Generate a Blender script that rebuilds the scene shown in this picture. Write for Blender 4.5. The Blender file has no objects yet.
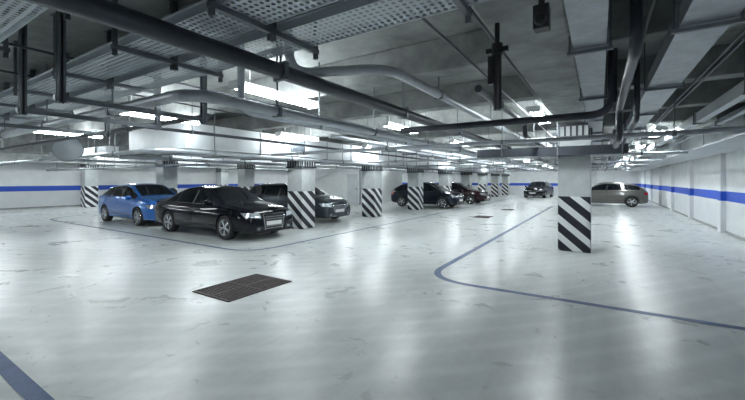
import bpy, math, random
from mathutils import Vector, Matrix
from mathutils.bvhtree import BVHTree
random.seed(4)
S = bpy.context.scene
COL = S.collection

# ------------------------------------------------------------ materials
def mat(name, col, rough=0.5, metal=0.0, coat=0.0, emis=None, estr=0.0, var=0.0, vscale=3.0, bump=0.0, spec=0.5):
    m = bpy.data.materials.new(name); m.use_nodes = True
    nt = m.node_tree; b = nt.nodes['Principled BSDF']
    b.inputs['Base Color'].default_value = (*col, 1)
    b.inputs['Roughness'].default_value = rough
    b.inputs['Metallic'].default_value = metal
    b.inputs['Coat Weight'].default_value = coat
    b.inputs['Coat Roughness'].default_value = 0.03
    b.inputs['Specular IOR Level'].default_value = spec
    if emis:
        b.inputs['Emission Color'].default_value = (*emis, 1)
        b.inputs['Emission Strength'].default_value = estr
    if var > 0 or bump > 0:
        tc = nt.nodes.new('ShaderNodeTexCoord')
        n = nt.nodes.new('ShaderNodeTexNoise'); n.inputs['Scale'].default_value = vscale
        n.inputs['Detail'].default_value = 8; n.inputs['Roughness'].default_value = 0.65
        nt.links.new(tc.outputs['Object'], n.inputs['Vector'])
        r = nt.nodes.new('ShaderNodeValToRGB')
        r.color_ramp.elements[0].position = 0.3; r.color_ramp.elements[1].position = 0.7
        r.color_ramp.elements[0].color = tuple(c*(1-var) for c in col)+(1,)
        r.color_ramp.elements[1].color = tuple(min(1, c*(1+var)) for c in col)+(1,)
        nt.links.new(n.outputs['Fac'], r.inputs['Fac'])
        nt.links.new(r.outputs['Color'], b.inputs['Base Color'])
        if bump > 0:
            bp = nt.nodes.new('ShaderNodeBump'); bp.inputs['Strength'].default_value = bump
            bp.inputs['Distance'].default_value = 0.02
            nt.links.new(n.outputs['Fac'], bp.inputs['Height'])
            nt.links.new(bp.outputs['Normal'], b.inputs['Normal'])
    return m

def mathn(nt, op, a, b=None, c=None):
    n = nt.nodes.new('ShaderNodeMath'); n.operation = op
    for i, v in enumerate((a, b, c)):
        if v is None: continue
        if isinstance(v, (int, float)): n.inputs[i].default_value = v
        else: nt.links.new(v, n.inputs[i])
    return n.outputs[0]

def mixc(nt, fac, a, b):
    n = nt.nodes.new('ShaderNodeMix'); n.data_type = 'RGBA'
    if isinstance(fac, (int, float)): n.inputs[0].default_value = fac
    else: nt.links.new(fac, n.inputs[0])
    for i, v in ((6, a), (7, b)):
        if isinstance(v, tuple): n.inputs[i].default_value = v
        else: nt.links.new(v, n.inputs[i])
    return n.outputs[2]

def noise(nt, vec, scale, detail=6, rough=0.6, dist=0.0):
    n = nt.nodes.new('ShaderNodeTexNoise')
    n.inputs['Scale'].default_value = scale; n.inputs['Detail'].default_value = detail
    n.inputs['Roughness'].default_value = rough; n.inputs['Distortion'].default_value = dist
    nt.links.new(vec, n.inputs['Vector']); return n.outputs['Fac']

def mapping(nt, vec, sc, rot=(0,0,0)):
    n = nt.nodes.new('ShaderNodeMapping'); n.inputs['Scale'].default_value = sc
    n.inputs['Rotation'].default_value = rot
    nt.links.new(vec, n.inputs['Vector']); return n.outputs[0]

def maprange(nt, v, a, b, c=0.0, d=1.0):
    n = nt.nodes.new('ShaderNodeMapRange'); nt.links.new(v, n.inputs[0])
    for i, x in enumerate((a, b, c, d)): n.inputs[i+1].default_value = x
    return n.outputs[0]

def make_floor_mat():
    m = bpy.data.materials.new('polished_concrete_floor'); m.use_nodes = True
    nt = m.node_tree; b = nt.nodes['Principled BSDF']
    tc = nt.nodes.new('ShaderNodeTexCoord').outputs['Object']
    big = maprange(nt, noise(nt, tc, 0.22, 4, 0.55, 0.8), 0.35, 0.65)
    mid = maprange(nt, noise(nt, tc, 1.6, 8, 0.68, 0.8), 0.3, 0.7)
    fine = maprange(nt, noise(nt, tc, 9.0, 8, 0.75, 0.2), 0.35, 0.65)
    st = maprange(nt, noise(nt, mapping(nt, tc, (3.2, 0.10, 1), (0, 0, 0.10)), 1.3, 7, 0.62, 0.25), 0.45, 0.72)
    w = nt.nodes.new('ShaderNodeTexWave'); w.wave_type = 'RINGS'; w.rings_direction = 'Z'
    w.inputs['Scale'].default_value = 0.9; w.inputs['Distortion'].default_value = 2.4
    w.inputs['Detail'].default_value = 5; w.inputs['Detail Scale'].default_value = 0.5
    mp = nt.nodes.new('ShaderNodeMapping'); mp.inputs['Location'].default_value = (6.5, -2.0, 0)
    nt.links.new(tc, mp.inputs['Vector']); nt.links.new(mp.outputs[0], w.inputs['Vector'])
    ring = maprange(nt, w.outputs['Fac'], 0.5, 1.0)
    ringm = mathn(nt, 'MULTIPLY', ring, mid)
    c = mixc(nt, big, (0.47, 0.50, 0.49, 1), (0.62, 0.645, 0.635, 1))
    c = mixc(nt, mathn(nt, 'MULTIPLY', mid, 0.42), c, (0.75, 0.77, 0.76, 1))
    c = mixc(nt, mathn(nt, 'MULTIPLY', fine, 0.16), c, (0.33, 0.36, 0.36, 1))
    c = mixc(nt, mathn(nt, 'MULTIPLY', st, 0.34), c, (0.33, 0.36, 0.36, 1))
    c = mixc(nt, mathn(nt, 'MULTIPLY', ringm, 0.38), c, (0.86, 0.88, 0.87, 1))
    nt.links.new(c, b.inputs['Base Color'])
    r = mathn(nt, 'ADD', mathn(nt, 'MULTIPLY', mid, 0.10), 0.25)
    nt.links.new(r, b.inputs['Roughness'])
    b.inputs['Specular IOR Level'].default_value = 0.48
    bp = nt.nodes.new('ShaderNodeBump'); bp.inputs['Strength'].default_value = 0.03
    bp.inputs['Distance'].default_value = 0.01
    nt.links.new(mid, bp.inputs['Height']); nt.links.new(bp.outputs[0], b.inputs['Normal'])
    return m

def make_wall_mat(z0=1.0, z1=1.30):
    m = bpy.data.materials.new('painted_wall_with_blue_band'); m.use_nodes = True
    nt = m.node_tree; b = nt.nodes['Principled BSDF']
    tc = nt.nodes.new('ShaderNodeTexCoord').outputs['Object']
    sx = nt.nodes.new('ShaderNodeSeparateXYZ'); nt.links.new(tc, sx.inputs[0]); z = sx.outputs[2]
    n = maprange(nt, noise(nt, tc, 1.3, 8, 0.7), 0.3, 0.7)
    c = mixc(nt, n, (0.66, 0.68, 0.69, 1), (0.80, 0.82, 0.83, 1))
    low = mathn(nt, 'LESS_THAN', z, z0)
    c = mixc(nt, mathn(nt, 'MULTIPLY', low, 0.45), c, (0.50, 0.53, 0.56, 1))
    band = mathn(nt, 'MULTIPLY', mathn(nt, 'GREATER_THAN', z, z0), mathn(nt, 'LESS_THAN', z, z1))
    c = mixc(nt, band, c, (0.015, 0.075, 0.46, 1))
    nt.links.new(c, b.inputs['Base Color']); b.inputs['Roughness'].default_value = 0.6
    return m

def make_column_mat():
    m = bpy.data.materials.new('column_hazard_paint'); m.use_nodes = True
    nt = m.node_tree; b = nt.nodes['Principled BSDF']
    tc = nt.nodes.new('ShaderNodeTexCoord').outputs['Object']
    sx = nt.nodes.new('ShaderNodeSeparateXYZ'); nt.links.new(tc, sx.inputs[0])
    s = mathn(nt, 'ADD', mathn(nt, 'ADD', sx.outputs[0], sx.outputs[1]), mathn(nt, 'MULTIPLY', sx.outputs[2], 1.15))
    fr = mathn(nt, 'FRACT', mathn(nt, 'DIVIDE', mathn(nt, 'ADD', s, 10.0), 0.46))
    black = mathn(nt, 'GREATER_THAN', fr, 0.45)
    n = maprange(nt, noise(nt, tc, 3.0, 8, 0.7), 0.3, 0.7)
    conc = mixc(nt, n, (0.42, 0.45, 0.45, 1), (0.58, 0.61, 0.61, 1))
    st = mixc(nt, black, (0.80, 0.82, 0.82, 1), (0.012, 0.015, 0.024, 1))
    zone = mathn(nt, 'LESS_THAN', sx.outputs[2], 1.27)
    nt.links.new(mixc(nt, zone, conc, st), b.inputs['Base Color'])
    b.inputs['Roughness'].default_value = 0.5
    return m

M_floor = make_floor_mat(); M_wall = make_wall_mat(); M_col = make_column_mat()
M_ceil = mat('ceiling_concrete', (0.26, 0.275, 0.268), 0.85, var=0.45, vscale=1.2, bump=0.3)
M_beam = mat('beam_concrete', (0.28, 0.295, 0.288), 0.8, var=0.4, vscale=2.0, bump=0.3)
M_white = mat('white_painted_plaster', (0.8, 0.82, 0.82), 0.6, var=0.06)
M_soff = mat('shade_greyed_soffit', (0.50, 0.53, 0.54), 0.6, var=0.12, vscale=2)  # even grey shade put into the white soffit so its underside shows
M_duct = mat('light_grey_duct', (0.60, 0.63, 0.65), 0.5, 0.1, var=0.12, vscale=1.5)
M_galv = mat('galvanised_steel', (0.38, 0.41, 0.44), 0.42, 0.7, var=0.2, vscale=6)
M_tray = mat('perforated_steel', (0.48, 0.53, 0.57), 0.5, 0.4)
M_dark = mat('dark_painted_steel', (0.05, 0.056, 0.068), 0.34, 0.4, var=0.2, vscale=4)
M_strut = mat('strut_steel', (0.18, 0.20, 0.215), 0.5, 0.5)
M_pipe = mat('insulated_pipe', (0.42, 0.45, 0.48), 0.38, 0.4, var=0.2, vscale=3)
M_black = mat('black_plastic', (0.012, 0.012, 0.014), 0.4)
M_line = mat('blue_floor_paint', (0.055, 0.10, 0.22), 0.45, var=0.3, vscale=8)
M_lineg = mat('worn_floor_paint', (0.08, 0.12, 0.22), 0.45, var=0.3, vscale=8)
M_rust = mat('rusty_drain_grate', (0.055, 0.042, 0.040), 0.7, 0.2, var=0.5, vscale=9)
M_pit = mat('drain_pit', (0.01, 0.009, 0.008), 0.8)
M_tube = mat('fluorescent_tube', (1, 1, 1), 0.5, emis=(0.90, 0.97, 1.0), estr=84)
M_house = mat('luminaire_housing', (0.7, 0.72, 0.72), 0.5)
M_mirror = mat('pale_disc', (0.30, 0.33, 0.36), 0.4)
M_glass = mat('tinted_car_glass', (0.004, 0.006, 0.008), 0.04, 0.0)
M_rubber = mat('tyre_rubber', (0.015, 0.015, 0.016), 0.75)
M_rim = mat('alloy_rim', (0.62, 0.64, 0.66), 0.25, 0.9)
M_chrome = mat('chrome', (0.7, 0.72, 0.74), 0.12, 1.0)
M_lamp = mat('headlamp_glass', (0.6, 0.65, 0.7), 0.08, 0.6, coat=1)
M_tail = mat('tail_lamp', (0.35, 0.01, 0.01), 0.15, coat=1)
M_plate = mat('number_plate', (0.8, 0.8, 0.78), 0.5)
M_sign = mat('sign_face', (0.06, 0.08, 0.1), 0.4)

# ------------------------------------------------------------ mesh builder
class MB:
    def __init__(s): s.v = []; s.f = []; s.m = []
    def add(s, vs, fs, mi=0):
        o = len(s.v); s.v += [tuple(v) for v in vs]
        for f in fs: s.f.append(tuple(i+o for i in f)); s.m.append(mi)
    def box(s, x0, x1, y0, y1, z0, z1, mi=0, M=None):
        vs = [Vector((x, y, z)) for x in (x0, x1) for y in (y0, y1) for z in (z0, z1)]
        if M: vs = [M @ v for v in vs]
        s.add(vs, [(0,1,3,2),(4,6,7,5),(0,4,5,1),(2,3,7,6),(0,2,6,4),(1,5,7,3)], mi)
    def lathe(s, prof, n=32, mi=0, M=None, cap=False):
        vs = []
        for k in range(n):
            t = 2*math.pi*k/n
            for r, a in prof:
                v = Vector((r*math.cos(t), a, r*math.sin(t))); vs.append(M @ v if M else v)
        p = len(prof); fs = []
        for k in range(n):
            k2 = (k+1) % n
            for i in range(p-1): fs.append((k*p+i, k*p+i+1, k2*p+i+1, k2*p+i))
        if cap:
            fs.append(tuple(k*p for k in range(n))); fs.append(tuple(k*p+p-1 for k in reversed(range(n))))
        s.add(vs, fs, mi)
    def build(s, name, mats, loc=(0,0,0), rotz=0, parent=None, smooth=False, bevel=0):
        me = bpy.data.meshes.new(name); me.from_pydata(s.v, [], s.f)
        for mt in mats: me.materials.append(mt)
        me.polygons.foreach_set('material_index', s.m)
        if smooth:
            me.polygons.foreach_set('use_smooth', [True]*len(s.f))
            me.set_sharp_from_angle(angle=math.radians(35))
        me.update()
        o = bpy.data.objects.new(name, me); COL.objects.link(o)
        o.location = loc; o.rotation_euler = (0, 0, rotz)
        if parent: o.parent = parent
        if bevel:
            b = o.modifiers.new('bevel', 'BEVEL'); b.width = bevel; b.segments = 2; b.limit_method = 'ANGLE'
        return o

def box(name, x0, x1, y0, y1, z0, z1, m, bevel=0, parent=None):
    b = MB(); cx, cy = (x0+x1)/2, (y0+y1)/2
    b.box(x0-cx, x1-cx, y0-cy, y1-cy, 0, z1-z0)
    return b.build(name, [m], (cx, cy, z0), bevel=bevel, parent=parent)

def fillet(pts, r, n=8):
    pts = [Vector(p) for p in pts]; out = [pts[0]]
    for i in range(1, len(pts)-1):
        a, p, c = pts[i-1], pts[i], pts[i+1]
        u = (a-p).normalized(); w = (c-p).normalized()
        rr = min(r, (a-p).length*.49, (c-p).length*.49)
        for k in range(n+1):
            t = k/n
            q = (p+u*rr)*(1-t)**2 + p*2*t*(1-t)*1.0 + (p+w*rr)*t*t
            out.append(q)
    out.append(pts[-1]); return out

def pipe(name, pts, r, m, fil=0.25, clamps=0.0, cm=None):
    P = fillet(pts, fil) if len(pts) > 2 else [Vector(p) for p in pts]
    n = 14; b = MB(); vs = []
    for i, p in enumerate(P):
        t = (P[min(i+1, len(P)-1)]-P[max(i-1, 0)]).normalized()
        up = Vector((0, 0, 1)) if abs(t.z) < 0.9 else Vector((0.6, 0.8, 0))
        s = t.cross(up).normalized(); u = s.cross(t).normalized()
        for k in range(n):
            a = 2*math.pi*k/n; vs.append(p + s*math.cos(a)*r + u*math.sin(a)*r)
    fs = [(i*n+k, i*n+(k+1) % n, (i+1)*n+(k+1) % n, (i+1)*n+k) for i in range(len(P)-1) for k in range(n)]
    fs += [tuple(range(n)), tuple((len(P)-1)*n+k for k in reversed(range(n)))]
    b.add(vs, fs, 0)
    if clamps:
        for a, c in zip([Vector(p) for p in pts[:-1]], [Vector(p) for p in pts[1:]]):
            L = (c-a).length; d = (c-a).normalized()
            if abs(d.z) > .5: continue
            k = clamps*0.5
            while k < L-0.2:
                p = a+d*k; h = 0.025
                if abs(d.y) > .5:
                    b.box(p.x-r*1.12, p.x+r*1.12, p.y-h, p.y+h, p.z-r*1.12, p.z+r*1.12, 1)
                else:
                    b.box(p.x-h, p.x+h, p.y-r*1.12, p.y+r*1.12, p.z-r*1.12, p.z+r*1.12, 1)
                b.box(p.x-.008, p.x+.008, p.y-.008, p.y+.008, p.z+r, 3.5, 1)
                k += clamps
    return b.build(name, [m, cm or M_strut], smooth=True)

# ------------------------------------------------------------ room shell
XL, XR, Y0, Y1, H = -28.0, 3.3, -5.0, 44.0, 3.5
box('floor', XL-.3, XR+.3, Y0-.3, Y1+.3, -0.2, 0, M_floor)
box('ceiling', XL-.3, XR+.3, Y0-.3, Y1+.3, H, H+.2, M_ceil)
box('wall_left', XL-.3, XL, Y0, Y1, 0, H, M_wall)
b = MB(); b.box(0, .3, Y0, Y1, 0, H)
for k in range(-3, 8):
    y = 15.4+4.55*k
    if y > Y0 and y < Y1: b.box(-.12, 0, y-.17, y+.17, 0, 2.48)
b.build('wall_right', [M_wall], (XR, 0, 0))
box('wall_back', XL, XR, Y1, Y1+.3, 0, H, M_wall)
box('wall_front', XL, XR, Y0-.3, Y0, 0, H, M_wall)
box('baseboard_right', XR-.02, XR, Y0, Y1, 0, .08, M_beam)
box('baseboard_left', XL, XL+.02, Y0, Y1, 0, .08, M_beam)

b = MB(); k = -6
while 9.1+2.275*k < Y1:
    y = 9.1+2.275*k
    if y > Y0+.3: b.box(XL, XR, y-.14, y+.14, 3.08, 3.5)
    k += 1
b.build('ceiling_rib_beams', [M_beam], bevel=.015)
for x in (-26.3, -17.5):
    box('concrete_beam', x-.3, x+.3, Y0, Y1, 2.62, 3.5, M_beam, .02)
box('concrete_beam', -.82, -.22, Y0, Y1, 2.95, 3.5, M_beam, .02)
b = MB(); b.box(2.2, 3.3, Y0, Y1, 2.48, 2.95)
b.box(2.17, 2.2, Y0, Y1, 2.47, 2.51, 1); b.box(2.16, 2.2, Y0, Y1, 2.90, 2.97, 1)  # bottom strip is added to stand for the shadow below the soffit
for k in range(16): b.box(2.185, 2.2, -3+3*k-.02, -3+3*k+.02, 2.51, 2.90, 1)
b.build('wall_soffit', [M_soff, M_galv])

# ------------------------------------------------------------ columns
def column(x, y, top, w=.66):
    b = MB(); h = w/2
    b.box(-h, h, -h, h, 0, top)
    o = b.build('striped_concrete_column', [M_col], (x, y, 0), bevel=.015)
    c = MB()
    for z in (top-.34, top-.06):
        c.box(-h-.04, h+.04, -h-.04, h+.04, z, z+.05)
    for i in range(6):
        t = -h+.03+i*(w-.06)/5
        for s in (-1, 1):
            c.box(t-.02, t+.02, s*(h+.012)-.012, s*(h+.012)+.012, top-.34, top-.02)
            c.box(s*(h+.012)-.012, s*(h+.012)+.012, t-.02, t+.02, top-.34, top-.02)
    c.build('column_collar', [M_dark], (0, 0, 0), parent=o)
    return o
for k in range(8): column(-8.72, 9.15+4.55*k, 2.4)
column(-.5, 9.75, 2.95)
for y in (27.9, 37): column(-.5, y+4.6, 2.95)
for x in (-17.5, -26.3):
    for y in (9.2, 13.75, 27.4, 36.5) if x == -17.5 else (9.2, 18.3, 27.4, 36.5): column(x, y, 2.62)

# ------------------------------------------------------------ white service room
b = MB(); b.box(-18.8, -13.1, 19.8, 25, 0, 2.45)
b.box(-18.8, -13.1, 19.78, 19.8, 0, .1, 1)
b.box(-14.6, -13.7, 19.77, 19.8, 0, 2.05, 1); b.box(-13.85, -13.8, 19.74, 19.77, 1.0, 1.1, 2)
b.build('service_room', [M_white, M_duct, M_dark])
pipe('downpipe', [(-12.9, 19.7, 0), (-12.9, 19.7, 3.4)], .06, M_galv)
pipe('downpipe', [(-13.5, 19.7, 0), (-13.5, 19.7, 3.4)], .05, M_galv)

# ------------------------------------------------------------ floor paint & drains
def ribbon(name, pts, w, m, fil=.7):
    P = fillet(pts, fil, 14) if len(pts) > 2 else [Vector(p) for p in pts]
    vs = []; fs = []
    for i, p in enumerate(P):
        t = (P[min(i+1, len(P)-1)]-P[max(i-1, 0)]).normalized(); s = Vector((-t.y, t.x, 0))*w/2
        vs += [p+s, p-s]
    for i in range(len(P)-1): fs.append((2*i+1, 2*i+3, 2*i+2, 2*i))
    b = MB(); b.add(vs, fs); return b.build(name, [m])
Z = .004
ribbon('painted_floor_line', [(-2.5, 25, Z), (-2.5, 5.55, Z), (3.2, 5.55, Z)], .12, M_line, .85)
ribbon('painted_floor_line', [(-6.7, 34, Z), (-6.7, 5.35, Z), (-19.5, 5.35, Z), (-20.5, 6.5, Z), (-20.5, 12, Z)], .10, M_lineg, .9)
ribbon('painted_floor_line', [(-24, .93, Z), (-.5, .93, Z)], .12, M_line)
def drain(x0, x1, y0, y1, gap=.045):
    b = MB(); b.box(x0, x1, y0, y1, .001, .004, 1)
    t = .03
    b.box(x0, x1, y0, y0+t, .001, .014); b.box(x0, x1, y1-t, y1, .001, .014)
    b.box(x0, x0+t, y0, y1, .001, .014); b.box(x1-t, x1, y0, y1, .001, .014)
    b.box((x0+x1)/2-.02, (x0+x1)/2+.02, y0, y1, .001, .014)
    b.box(x0, x1, (y0+y1)/2-.02, (y0+y1)/2+.02, .001, .014)
    y = y0+gap
    while y < y1-.02:
        b.box(x0, x1, y-.011, y+.011, .003, .011); y += gap
    x = x0+.1
    while x < x1: b.box(x-.006, x+.006, y0, y1, .003, .012); x += .1
    b.build('floor_drain_grate', [M_rust, M_pit])
drain(-5.07, -4.22, 3.03, 4.2)
drain(-4.75, -4.05, 15.7, 16.6); drain(-4.6, -4.0, 20.4, 21.2)

# ------------------------------------------------------------ fluorescent lights
def lamp(x, y, z=2.95, L=1.6):
    b = MB(); h = L/2
    b.box(-.045, .045, -h, h, .05, .10, 0)
    b.box(-.12, .12, -h-.03, -h, -.03, .09, 0); b.box(-.12, .12, h, h+.03, -.03, .09, 0)
    for s in (-.075, .075):
        b.lathe([(.024, -h), (.024, h)], 8, 1, Matrix.Translation((s, 0, .01)), cap=True)
    for yy in (-h*.7, h*.7): b.box(-.006, .006, yy-.006, yy+.006, .1, 3.5-z, 0)
    b.build('fluorescent_light', [M_house, M_tube], (x, y, z))
for yi, y in enumerate((-.7, 4.0, 8.1, 12.6, 17.2, 21.8, 26.4, 31, 36, 41)):
    for x in (1.35, -1.05, -4.3, -7.85, -12.9, -20.2, -24.2):
        if x == 1.35 and yi in (1, 2): continue  # right row: unseen lamp behind the camera, added to light the right foreground
        if x == -1.05 and yi in (0, 1, 5, 7): continue
        if x == -4.3 and yi == 0: continue
        xx = -5.3 if (x == -7.85 and yi % 2 == 0 and yi > 2) else x
        lamp(xx, y + .0)

# ------------------------------------------------------------ ducts
def duct(name, x0, x1, y0, y1, z0, z1, m, axis='y', step=1.5):
    b = MB(); b.box(x0, x1, y0, y1, z0, z1, 0)
    t = (y0 if axis == 'y' else x0)+step*.5; e = .018
    while t < (y1 if axis == 'y' else x1):
        if axis == 'y':
            b.box(x0-e, x1+e, t-.02, t+.02, z0-e, z1+e, 0)
            for xx in (x0-.03, x1+.03): b.box(xx-.008, xx+.008, t-.008, t+.008, z0-.03, 3.5, 1)
            b.box(x0-.05, x1+.05, t-.02, t+.02, z0-.045, z0-e, 1)
        else:
            b.box(t-.02, t+.02, y0-e, y1+e, z0-e, z1+e, 0)
            for yy in (y0-.03, y1+.03): b.box(t-.008, t+.008, yy-.008, yy+.008, z0-.03, 3.5, 1)
        t += step
    return b.build(name, [m, M_strut])
duct('ventilation_duct', -11.2, -8.38, 4.84, 40, 2.42, 3.04, M_duct)
duct('ventilation_duct', .53, .86, -4, 40, 2.86, 3.02, M_galv, step=2.2)
duct('ventilation_duct', -.2, .05, -4, 40, 2.82, 2.93, M_galv, step=2.2)
duct('ventilation_duct', 1.62, 1.74, -4, 40, 2.8, 2.98, M_duct, step=3)
duct('ventilation_duct', -16, -11.6, 4.45, 4.75, 2.4, 2.6, M_duct, 'x')
duct('ventilation_duct', -15.2, -14.4, 7.8, 40, 2.5, 2.85, M_duct)
duct('ventilation_duct', -22.3, -21.4, 7.8, 40, 2.45, 2.8, M_duct)
duct('ventilation_duct', -6.1, -5.6, 9.5, 40, 2.62, 2.85, M_galv)
duct('ventilation_duct', -1.75, -1.35, 10.8, 40, 2.6, 2.8, M_galv)
duct('ventilation_duct', -2.6, .5, 9.0, 9.38, 2.2, 2.4, M_dark, 'x', 1.2)
b = MB(); b.box(0, .05, -.3, .3, -.17, .17, 0)
for i in range(7): b.box(.05, .065, -.27, .27, -.15+i*.045, -.125+i*.045, 1)
b.build('vent_grille', [M_galv, M_sign], (-8.36, 8.6, 2.76))

# ------------------------------------------------------------ pipes
pipe('sprinkler_main_pipe', [(-2.66, -4, 2.72), (-2.66, 40, 2.72)], .078, M_dark, clamps=2.6)
pipe('water_pipe', [(-27, 2.04, 2.52), (-3.46, 2.04, 2.52), (-3.46, 40, 2.52)], .062, M_pipe, .32, clamps=2.3)
pipe('water_pipe', [(-3.72, 2.85, 3.4), (-3.72, 2.85, 2.5), (-3.72, 40, 2.5)], .045, M_pipe, .2, clamps=2.9)
pipe('water_pipe', [(-3.0, 2.95, 3.4), (-3.0, 2.95, 2.87), (-1.95, 3.4, 2.87), (-1.95, 40, 2.87)], .055, M_pipe, .3, clamps=2.9)
pipe('water_pipe', [(-2.9, 5.5, 2.5), (.14, 5.5, 2.5), (.14, 5.5, 3.4)], .05, M_dark, .25)
pipe('water_pipe', [(-1.2, 4.2, 2.72), (-1.2, 7.3, 2.72), (-1.2, 7.3, 2.5), (-1.2, 40, 2.5)], .045, M_dark, .2, clamps=2.2)
pipe('water_pipe', [(.25, 3.6, 3.4), (.25, 3.6, 2.72), (.25, 6.6, 2.72), (.25, 6.6, 2.28), (.25, 8.2, 2.28), (.25, 8.2, 2.6), (.25, 40, 2.6)], .045, M_dark, .22)
pipe('water_pipe', [(.42, 5.9, 3.4), (.42, 5.9, 2.46), (.42, 9, 2.46), (.42, 40, 2.46)], .035, M_dark, .22)
pipe('water_pipe', [(-27, 2.85, 2.5), (-4.4, 2.85, 2.5)], .035, M_dark, clamps=2.4)
pipe('water_pipe', [(-27, 4.05, 2.3), (-8.0, 4.05, 2.3), (-8.0, 40, 2.3)], .05, M_pipe, .3, clamps=2.6)
pipe('water_pipe', [(-7.2, 3, 2.65), (-7.2, 40, 2.65)], .035, M_dark, clamps=2.6)
pipe('water_pipe', [(-4.9, 6, 2.6), (-4.9, 40, 2.6)], .05, M_galv, clamps=3)
pipe('water_pipe', [(-12.2, 5, 2.35), (-12.2, 40, 2.35)], .06, M_pipe, clamps=3)
pipe('water_pipe', [(-19.2, 5, 2.5), (-19.2, 40, 2.5)], .06, M_pipe, clamps=3)
pipe('water_pipe', [(-27, 7.4, 2.2), (-11.5, 7.4, 2.2)], .05, M_galv, clamps=3)
pipe('water_pipe', [(1.95, 2, 2.75), (1.95, 40, 2.75)], .04, M_galv, clamps=3)
for i, x in enumerate((-1.3, -.9, .36, 1.15, 1.22, -5.15, -6.5)):
    pipe('electrical_conduit', [(x, -3, 3.055), (x, 40, 3.055)], .014, M_dark)
for y in (7.0, 12.0, 16.6, 21.2, 30):
    pipe('water_pipe', [(-7.8, y, 2.36), (1.9, y, 2.36)], .04, M_pipe, clamps=2.5)

# ------------------------------------------------------------ perforated cable trays
def tray(x0, x1, y0, y1, z, p=.055, parent=None):
    e = bpy.data.objects.new('perforated_cable_tray', None); COL.objects.link(e)
    h = p/2; r = p*.31; vs = []; fs = []
    outer = [(h, 0), (h, h), (0, h), (-h, h), (-h, 0), (-h, -h), (0, -h), (h, -h)]
    for x, y in outer: vs.append((x, y, 0))
    for i in range(8):
        a = math.pi/4*i; vs.append((r*math.cos(a), r*math.sin(a), 0))
    for i in range(8): fs.append((i, (i+1) % 8, 8+(i+1) % 8, 8+i))
    b = MB(); b.add(vs, fs)
    o = b.build('perforated_sheet', [M_tray], (x0+h, y0+h, z), parent=e)
    for ax, n in ((0, int((x1-x0)/p)), (1, int((y1-y0)/p))):
        m = o.modifiers.new('arr', 'ARRAY'); m.count = n; m.use_relative_offset = False
        m.use_constant_offset = True
        m.constant_offset_displace = (p, 0, 0) if ax == 0 else (0, p, 0)
    b = MB(); y1 = y0+int((y1-y0)/p)*p
    for y in (y0, y1):
        b.box(x0, x1, y-.006, y+.006, z-.005, z+.07, 0)
        b.box(x0, x1, y-.02, y+.02, z+.066, z+.074, 0)
    x = x1-.5
    while x > x0:
        b.box(x-.022, x+.022, y0-.09, y1+.09, z-.048, z-.006, 1)
        for y in (y0-.065, y1+.065):
            b.box(x-.018, x+.018, y-.004, y+.004, z-.10, 3.5, 1)
            b.box(x-.018, x-.013, y-.016, y+.016, z-.10, 3.5, 1); b.box(x+.013, x+.018, y-.016, y+.016, z-.10, 3.5, 1)
            b.box(x-.06, x+.06, y-.03, y+.03, 3.49, 3.5, 1)
        x -= 1.45
    b.build('tray_frame', [M_tray, M_strut], parent=e)
tray(-14, -.3, 1.55, 1.97, 2.88); tray(-14, -.3, 2.1, 2.5, 2.88)
tray(-14, -1.2, .3, .95, 2.87)
b = MB()
for x in (-4.2, -5.3, -6.9):
    for y in (1.25, 2.66):
        b.box(x-.03, x+.03, y-.008, y+.008, 2.36, 3.5); b.box(x-.03, x-.022, y-.03, y+.03, 2.36, 3.5); b.box(x+.022, x+.03, y-.03, y+.03, 2.36, 3.5)
    b.box(x-.025, x+.025, 1.2, 2.7, 2.38, 2.43)
b.build('strut_hanger_frame', [M_strut])

b = MB()
R = Matrix.Rotation(math.radians(90), 4, 'X')
b.lathe([(.001, .0), (.035, .0), (.035, .46), (.045, .46), (.045, .55), (.02, .56), (.02, 1.27)], 18, 0, R)
b.box(-.07, -.03, -.03, .03, .22, .45); b.box(-.09, .09, -.012, .012, .48, .52)
b.build('hanging_sensor', [M_black], (-.72, 3.07, 2.23), smooth=True)
b = MB(); b.box(-.05, .05, -.05, .05, 0, .16); b.box(-.02, .02, -.02, .02, .16, .3)
b.lathe([(.001, -.09), (.035, -.09), (.04, -.05)], 16, 0, Matrix.Translation((0, 0, .05)))
b.build('surveillance_camera', [M_black], (-.33, 2.65, 2.66), bevel=.008)
b = MB()
b.lathe([(.001, -.05), (.2, -.04), (.28, -.015), (.305, .0), (.305, .04), (.001, .06)], 36, 0)
b.lathe([(.295, -.012), (.312, -.015), (.315, .03), (.30, .05)], 36, 1)
b.box(-.012, .012, .04, .06, 0, 1.07, 1)
b.build('convex_traffic_mirror', [M_mirror, M_strut], (-11.3, 3.5, 2.43), rotz=math.radians(70), smooth=True)

# ------------------------------------------------------------ cars
SED = dict(L=4.9, W=.93, r=.34, fw=1.50, rw=-1.36, glass=(-1.62, 1.2), ws=(.34, 1.2), rwn=(-1.72, -.95), tab=[
 (-2.45,.74,.72,.55,.66,.72,.42),(-2.42,.90,.86,.62,.74,.79,.32),(-2.34,1.00,.95,.68,.80,.85,.26),(-2.0,1.04,.97,.70,.85,.90,.22),(-1.74,1.06,.97,.69,.87,.92,.2),
 (-1.3,1.26,.965,.60,.875,.93,.2),(-.9,1.39,.955,.56,.88,.93,.2),(-.4,1.45,.945,.56,.88,.93,.2),(0,1.455,.935,.57,.88,.93,.2),(.34,1.42,.925,.59,.88,.93,.2),
 (.8,1.20,.92,.65,.875,.93,.2),(1.2,1.0,.91,.72,.87,.93,.2),(1.7,.93,.87,.68,.85,.92,.2),(2.1,.87,.82,.64,.80,.89,.2),(2.32,.81,.77,.60,.74,.84,.19),(2.41,.74,.70,.56,.70,.78,.19),(2.45,.66,.62,.50,.64,.72,.22)])
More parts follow.
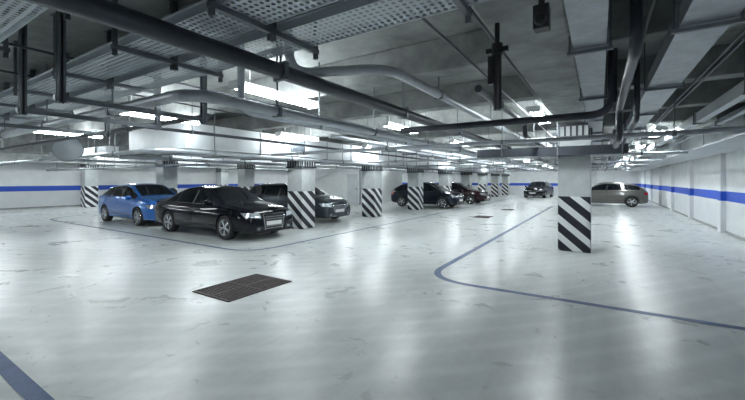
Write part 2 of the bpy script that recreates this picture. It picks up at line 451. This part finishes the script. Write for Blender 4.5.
HAT = dict(L=4.3, W=.91, r=.325, fw=1.32, rw=-1.33, glass=(-1.75, 1.1), ws=(.30, 1.12), rwn=(-2.03, -1.5), tab=[
 (-2.15,.72,.70,.60,.68,.74,.40),(-2.12,.92,.9,.66,.76,.80,.30),(-2.05,1.04,1.0,.68,.80,.85,.26),(-1.85,1.18,1.0,.64,.83,.88,.22),(-1.5,1.37,1.0,.57,.85,.9,.2),
 (-1.0,1.45,.985,.56,.86,.91,.2),(-.4,1.49,.97,.57,.86,.91,.2),(0,1.49,.96,.58,.86,.91,.2),(.3,1.45,.955,.60,.86,.91,.2),
 (.7,1.25,.95,.66,.855,.91,.2),(1.12,1.04,.94,.70,.85,.91,.2),(1.5,.98,.90,.68,.84,.90,.2),(1.85,.90,.84,.62,.79,.87,.2),(2.03,.82,.78,.58,.72,.81,.2),(2.11,.74,.70,.53,.66,.75,.2),(2.15,.64,.61,.48,.60,.68,.24)])
WAG = dict(L=4.8, W=.93, r=.335, fw=1.47, rw=-1.34, glass=(-2.0, 1.2), ws=(.42, 1.25), rwn=(-2.27, -1.95), tab=[
 (-2.4,.74,.72,.6,.68,.74,.40),(-2.36,.95,.93,.66,.78,.82,.30),(-2.28,1.10,1.02,.68,.81,.87,.25),(-2.1,1.30,1.02,.62,.84,.9,.22),(-1.9,1.43,1.02,.59,.86,.92,.2),
 (-1.3,1.48,1.0,.58,.88,.93,.2),(-.6,1.50,.98,.58,.88,.93,.2),(0,1.50,.965,.59,.88,.93,.2),(.42,1.45,.955,.61,.88,.93,.2),
 (.82,1.25,.945,.66,.875,.93,.2),(1.25,1.03,.93,.71,.87,.93,.2),(1.7,.97,.89,.68,.85,.92,.2),(2.1,.89,.83,.63,.80,.88,.2),(2.28,.82,.78,.59,.74,.83,.2),(2.36,.74,.70,.55,.69,.77,.2),(2.4,.65,.61,.49,.63,.71,.23)])

def make_car(name, spec, paint, x_front, y_c, rot=0.0, at=None):
    tab = spec['tab']; L = spec['L']; hl = L/2
    ends = [0, .008, .03, .06]
    xs = [-hl+e for e in ends]; x = -hl+.1
    while x < hl-.09: xs.append(x); x += .045
    xs += [hl-e for e in reversed(ends)]
    def interp(x):
        for a, c in zip(tab[:-1], tab[1:]):
            if x <= c[0]+1e-6:
                t = (x-a[0])/(c[0]-a[0]); return [a[i]+(c[i]-a[i])*t for i in range(1, 7)]
        return list(tab[-1][1:])
    V = [interp(x) for x in xs]
    for _ in range(4):
        V2 = [v[:] for v in V]
        for i in range(3, len(V)-3):
            for j in range(6): V2[i][j] = .25*V[i-1][j]+.5*V[i][j]+.25*V[i+1][j]
        V = V2
    def ring(v):
        T, B, Wr, Wb, Wm, z0 = v; H_ = B-z0; g = T-B
        return [(0, z0), (Wm*.86, z0), (Wm*.965, z0+.05), (Wm*.985, z0+H_*.22), (Wm*1.0, z0+H_*.45), (Wm*.998, z0+H_*.62),
                (Wm*.985, z0+H_*.74), (Wm*.965, z0+H_*.80), (Wb+.35*(Wm*.96-Wb), z0+H_*.93), (Wb, B),
                (Wb+(Wr-Wb)*.16, B+.12*g), (Wb+(Wr-Wb)*.52, B+.50*g), (Wb+(Wr-Wb)*.86, B+.84*g), (Wr, B+.955*g), (Wr*.90, T), (Wr*.5, T+.022), (0, T+.03)]
    n = 32; vs = []
    for x, v in zip(xs, V):
        h = ring(v); full = [(y, z) for y, z in h] + [(-y, z) for y, z in reversed(h[1:-1])]
        vs += [(x, y, z) for y, z in full]
    fs = []; mi = []
    ws, rwn, gl = spec['ws'], spec['rwn'], spec['glass']
    for i in range(len(xs)-1):
        xm = (xs[i]+xs[i+1])/2; g = V[i][0]-V[i][1]
        for k in range(n):
            k2 = (k+1) % n; fs.append((i*n+k, i*n+k2, (i+1)*n+k2, (i+1)*n+k))
            kk = k if k < 16 else 31-k
            m = 0
            if kk in (14, 15) and (ws[0] < xm < ws[1] or rwn[0] < xm < rwn[1]): m = 1
            if kk in (10, 11) and g > .15 and gl[0] < xm < gl[1]-.1: m = 1
            if kk in (0,): m = 2
            mi.append(m)
    fs.append(tuple(reversed(range(n)))); mi.append(0)
    fs.append(tuple((len(xs)-1)*n+k for k in range(n))); mi.append(0)
    me = bpy.data.meshes.new('tmp'); me.from_pydata(vs, [], fs)
    for mt in (paint, M_glass, M_black): me.materials.append(mt)
    me.polygons.foreach_set('material_index', mi); me.update()
    tmp = bpy.data.objects.new('tmp', me); COL.objects.link(tmp)
    c = MB(); W = spec['W']; rr = spec['r']+.045
    wells = [(spec['fw'], s) for s in (-1, 1)]+[(spec['rw'], s) for s in (-1, 1)]
    for wx, s in wells:
        a0, a1 = sorted((s*(W-.27), s*(W+.3)))
        c.lathe([(rr, a0), (rr, a1)], 40, 0, Matrix.Translation((wx, 0, spec['r']+.01)), cap=True)
    cut = c.build('cut', [M_black])
    import bmesh
    bm = bmesh.new(); bm.from_mesh(cut.data); bmesh.ops.recalc_face_normals(bm, faces=bm.faces); bm.to_mesh(cut.data); bm.free()
    bm = bmesh.new(); bm.from_mesh(me); bmesh.ops.recalc_face_normals(bm, faces=bm.faces); bm.to_mesh(me); bm.free()
    md = tmp.modifiers.new('b', 'BOOLEAN'); md.operation = 'DIFFERENCE'; md.object = cut; md.solver = 'EXACT'
    bpy.context.view_layer.update()
    dg = bpy.context.evaluated_depsgraph_get()
    bmesh_ = bpy.data.meshes.new_from_object(tmp.evaluated_get(dg))
    bpy.data.objects.remove(tmp); bpy.data.objects.remove(cut)
    bmesh_.name = 'body'
    for p in bmesh_.polygons:
        q = p.center
        for wx, s in wells:
            d = math.hypot(q.x-wx, q.z-spec['r']-.01)
            if d < rr+.004 and s*q.y > 0:
                nr = Vector((q.x-wx, 0, q.z-spec['r']-.01))
                if abs(abs(q.y)-(W-.27)) < .01 or (nr.length > rr*.9 and p.normal.dot(nr.normalized()) < -.7): p.material_index = 2
    bmesh_.polygons.foreach_set('use_smooth', [True]*len(bmesh_.polygons))
    bmesh_.set_sharp_from_angle(angle=math.radians(32))
    bvh = BVHTree.FromPolygons([v.co[:] for v in bmesh_.vertices], [tuple(p.vertices) for p in bmesh_.polygons])
    e = bpy.data.objects.new(name, None); COL.objects.link(e)
    body = bpy.data.objects.new('body', bmesh_); COL.objects.link(body); body.parent = e
    D = MB()
    DM = [M_black, M_lamp, M_tail, M_chrome, M_plate, paint]
    def patch(c4, d, mi, nu=8, nv=5, off=.006):
        d = Vector(d).normalized(); c4 = [Vector(c) for c in c4]; g = []
        for j in range(nv+1):
            for i in range(nu+1):
                u, v = i/nu, j/nv
                p = (c4[0]*(1-u)+c4[1]*u)*(1-v)+(c4[3]*(1-u)+c4[2]*u)*v
                h, nrm, _, _ = bvh.ray_cast(p-d*3, d)
                if h is None: return
                g.append(h-d*off)
        D.add(g, [(j*(nu+1)+i, j*(nu+1)+i+1, (j+1)*(nu+1)+i+1, (j+1)*(nu+1)+i) for j in range(nv) for i in range(nu)], mi)
    F = (-1, 0, 0); gz = .66 if spec is not SED else .71; g0 = .42 if spec is not SED else .28
    patch([(hl,-.30,g0),(hl,.30,g0),(hl,.38,gz),(hl,-.38,gz)], F, 0, 12, 6)
    for i in range(6):
        z = g0+.03+i*(gz-g0-.05)/6
        patch([(hl,-.31,z),(hl,.31,z),(hl,.31,z+.010),(hl,-.31,z+.010)], F, 3, 12, 1, .014)
    patch([(hl,-.38,gz),(hl,.38,gz),(hl,.38,gz+.018),(hl,-.38,gz+.018)], F, 3, 12, 1, .014)
    for s in (-1, 1):
        patch([(hl,s*.30,g0),(hl,s*.315,g0),(hl,s*.395,gz+.018),(hl,s*.38,gz+.018)], F, 3, 1, 5, .014)
        patch([(hl,s*.42,.25),(hl,s*.66,.27),(hl,s*.64,.37),(hl,s*.45,.39)], F, 0, 6, 3)
        patch([(hl,s*.50,.30),(hl,s*.58,.30),(hl,s*.58,.35),(hl,s*.50,.35)], F, 1, 3, 3, .012)
        dv = (-1, -s*.55, -.15)
        patch([(hl-.06,s*.42,.60),(hl-.26,s*.80,.64),(hl-.40,s*.83,.76),(hl-.10,s*.44,.72)], dv, 1, 10, 5, .008)
        patch([(hl-.06,s*.41,.585),(hl-.26,s*.81,.63),(hl-.26,s*.80,.64),(hl-.06,s*.42,.60)], dv, 0, 8, 1, .01)
        dv = (1, -s*.5, 0)
        patch([(-hl+.04,s*.45,.72),(-hl+.25,s*.84,.76),(-hl+.25,s*.82,.92),(-hl+.05,s*.46,.86)], dv, 2, 8, 5, .008)
        SD = (0, -s, 0); y = s*1.0
        for xa, xb in ((.98, 1.02), (-.08, -.08), (-.98, -1.05)):
            patch([(xa,y,.27),(xa+.012,y,.27),(xb+.012,y,.94),(xb,y,.94)], SD, 0, 1, 8, .004)
        patch([(-.96,y,.265),(1.0,y,.265),(1.0,y,.277),(-.96,y,.277)], SD, 0, 12, 1, .004)
        patch([(spec['rw']+.40,y,.40),(spec['fw']-.40,y,.38),(spec['fw']-.40,y,.40),(spec['rw']+.40,y,.42)], SD, 0, 12, 1, .008)
        for hx in (.10, -.85):
            patch([(hx,y,.79),(hx+.2,y,.79),(hx+.2,y,.82),(hx,y,.82)], SD, 5, 4, 2, .03)
        patch([(-.12,y,.97),(-.04,y,.97),(-.08,y,1.35),(-.14,y,1.35)], SD, 0, 1, 6, .006)
        patch([(-1.02,y,1.0),(-.98,y,1.0),(-.95,y,1.32),(-.98,y,1.32)], SD, 0, 1, 6, .006)
        patch([(-1.4,y,.975),(.95,y,.94),(.95,y,.950),(-1.4,y,.985)], SD, 3 if spec is SED else 0, 20, 1, .005)
        Mx = Matrix.Translation((.80, s*.97, 1.01))
        D.lathe([(.001, -.1), (.05, -.09), (.078, -.04), (.082, .03), (.065, .09), (.001, .1)], 14, 5, Mx @ Matrix.Scale(.75, 4, (1, 0, 0)))
        D.box(.77, .83, min(s*.84, s*.95), max(s*.84, s*.95), .95, .99, 5)
    for xx, d in ((hl, F), (-hl, (1, 0, 0))):
        h, _, _, _ = bvh.ray_cast(Vector((xx*2, 0, .46)), Vector(d))
        if h:
            sgn = 1 if xx > 0 else -1
            a0, a1 = sorted((h.x+sgn*.0, h.x+sgn*.028)); D.box(a0, a1, -.26, .26, .40, .51, 4)
            D.box(a1 if sgn > 0 else a0-.002, (a1+.002) if sgn > 0 else a0, -.27, .27, .395, .402, 0)
    D.box(-.9, -.86, -.01, .01, 1.42, 1.52, 0)
    D.build('trim_and_lamps', DM, parent=e, smooth=True)
    r = spec['r']
    for i, (wx, s) in enumerate(wells):
        w = MB(); k = r/.335
        w.lathe([(.225*k,-.10),(.30*k,-.112),(.325*k,-.10),(.335*k,-.07),(.335*k,.07),(.325*k,.10),(.30*k,.112),(.225*k,.10)], 36, 0)
        w.lathe([(.232*k,.098),(.225*k,.108),(.212*k,.10),(.20*k,.05),(.20*k,.0)], 36, 1)
        w.lathe([(.205*k,.02),(.001,.02)], 24, 2)
        w.lathe([(.055,.02),(.055,.085),(.04,.095),(.001,.095)], 20, 1)
        for q in range(5):
            for dq in (-.13, .13):
                R = Matrix.Rotation(2*math.pi*q/5+dq+.2, 4, 'Y')
                w.add([R @ Vector(v) for v in ((.04,.05,-.022),(.04,.05,.022),(.215*k,.05,.015),(.215*k,.05,-.015),(.04,.092,-.018),(.04,.092,.018),(.215*k,.096,.011),(.215*k,.096,-.011))],
                      [(4,5,6,7),(0,4,7,3),(1,2,6,5),(2,3,7,6),(0,1,5,4)], 1)
        o = w.build('wheel_%d' % (i+1), [M_rubber, M_rim, M_black], parent=e, smooth=True)
        o.location = (wx, s*(W-.115), r); o.rotation_euler = (0, 0, 0 if s > 0 else math.pi)
    if at: e.location = (at[0], at[1], 0); e.rotation_euler = (0, 0, rot)
    else: e.location = (x_front-hl, y_c, 0)
    return e

P_black = mat('gloss_black_paint', (0.0025, 0.003, 0.006), 0.10, 0.0, coat=0, spec=.32)
P_blue = mat('blue_metallic_paint', (0.022, 0.15, 0.50), 0.24, 0.3, coat=.9)
P_grey = mat('dark_grey_metallic_paint', (0.04, 0.052, 0.064), 0.22, 0.4, coat=.5)
P_dk = mat('dark_metallic_paint', (0.008, 0.012, 0.022), 0.15, 0.0, coat=0, spec=.4)
P_maroon = mat('maroon_paint', (0.02, 0.006, 0.009), 0.15, 0.0, coat=0, spec=.4)
P_tan = mat('grey_brown_paint', (0.12, 0.114, 0.106), 0.35, 0.4, coat=.8)
make_car('black_sedan', SED, P_black, -7.75, 7.03)
make_car('blue_hatchback', HAT, P_blue, -13.15, 7.2)
make_car('grey_station_wagon', WAG, P_grey, -8.6, 11.15)
make_car('dark_hatchback', HAT, P_dk, -6.9, 20.6)
make_car('maroon_sedan', SED, P_maroon, -6.5, 25.1)
make_car('black_hatchback', HAT, P_black, 0, 0, rot=math.radians(-97), at=(-4.9, 37.4))
make_car('grey_hatchback', HAT, P_tan, 0, 0, rot=math.pi, at=(.3, 27.5))

# ------------------------------------------------------------ world, camera
w = bpy.data.worlds.new('world'); S.world = w; w.use_nodes = True
w.node_tree.nodes['Background'].inputs[0].default_value = (.5, .6, .65, 1)
w.node_tree.nodes['Background'].inputs[1].default_value = .05
cam = bpy.data.cameras.new('camera'); co = bpy.data.objects.new('camera', cam); COL.objects.link(co)
cam.sensor_width = 36; cam.lens = 358/745*36; cam.shift_y = -20/745; cam.clip_end = 200
co.location = (0, 0, 1.65); co.rotation_euler = (math.radians(90), 0, math.radians(32.4))
S.camera = co
S.view_settings.view_transform = 'Standard'
S.view_settings.look = 'None'
S.view_settings.exposure = 0
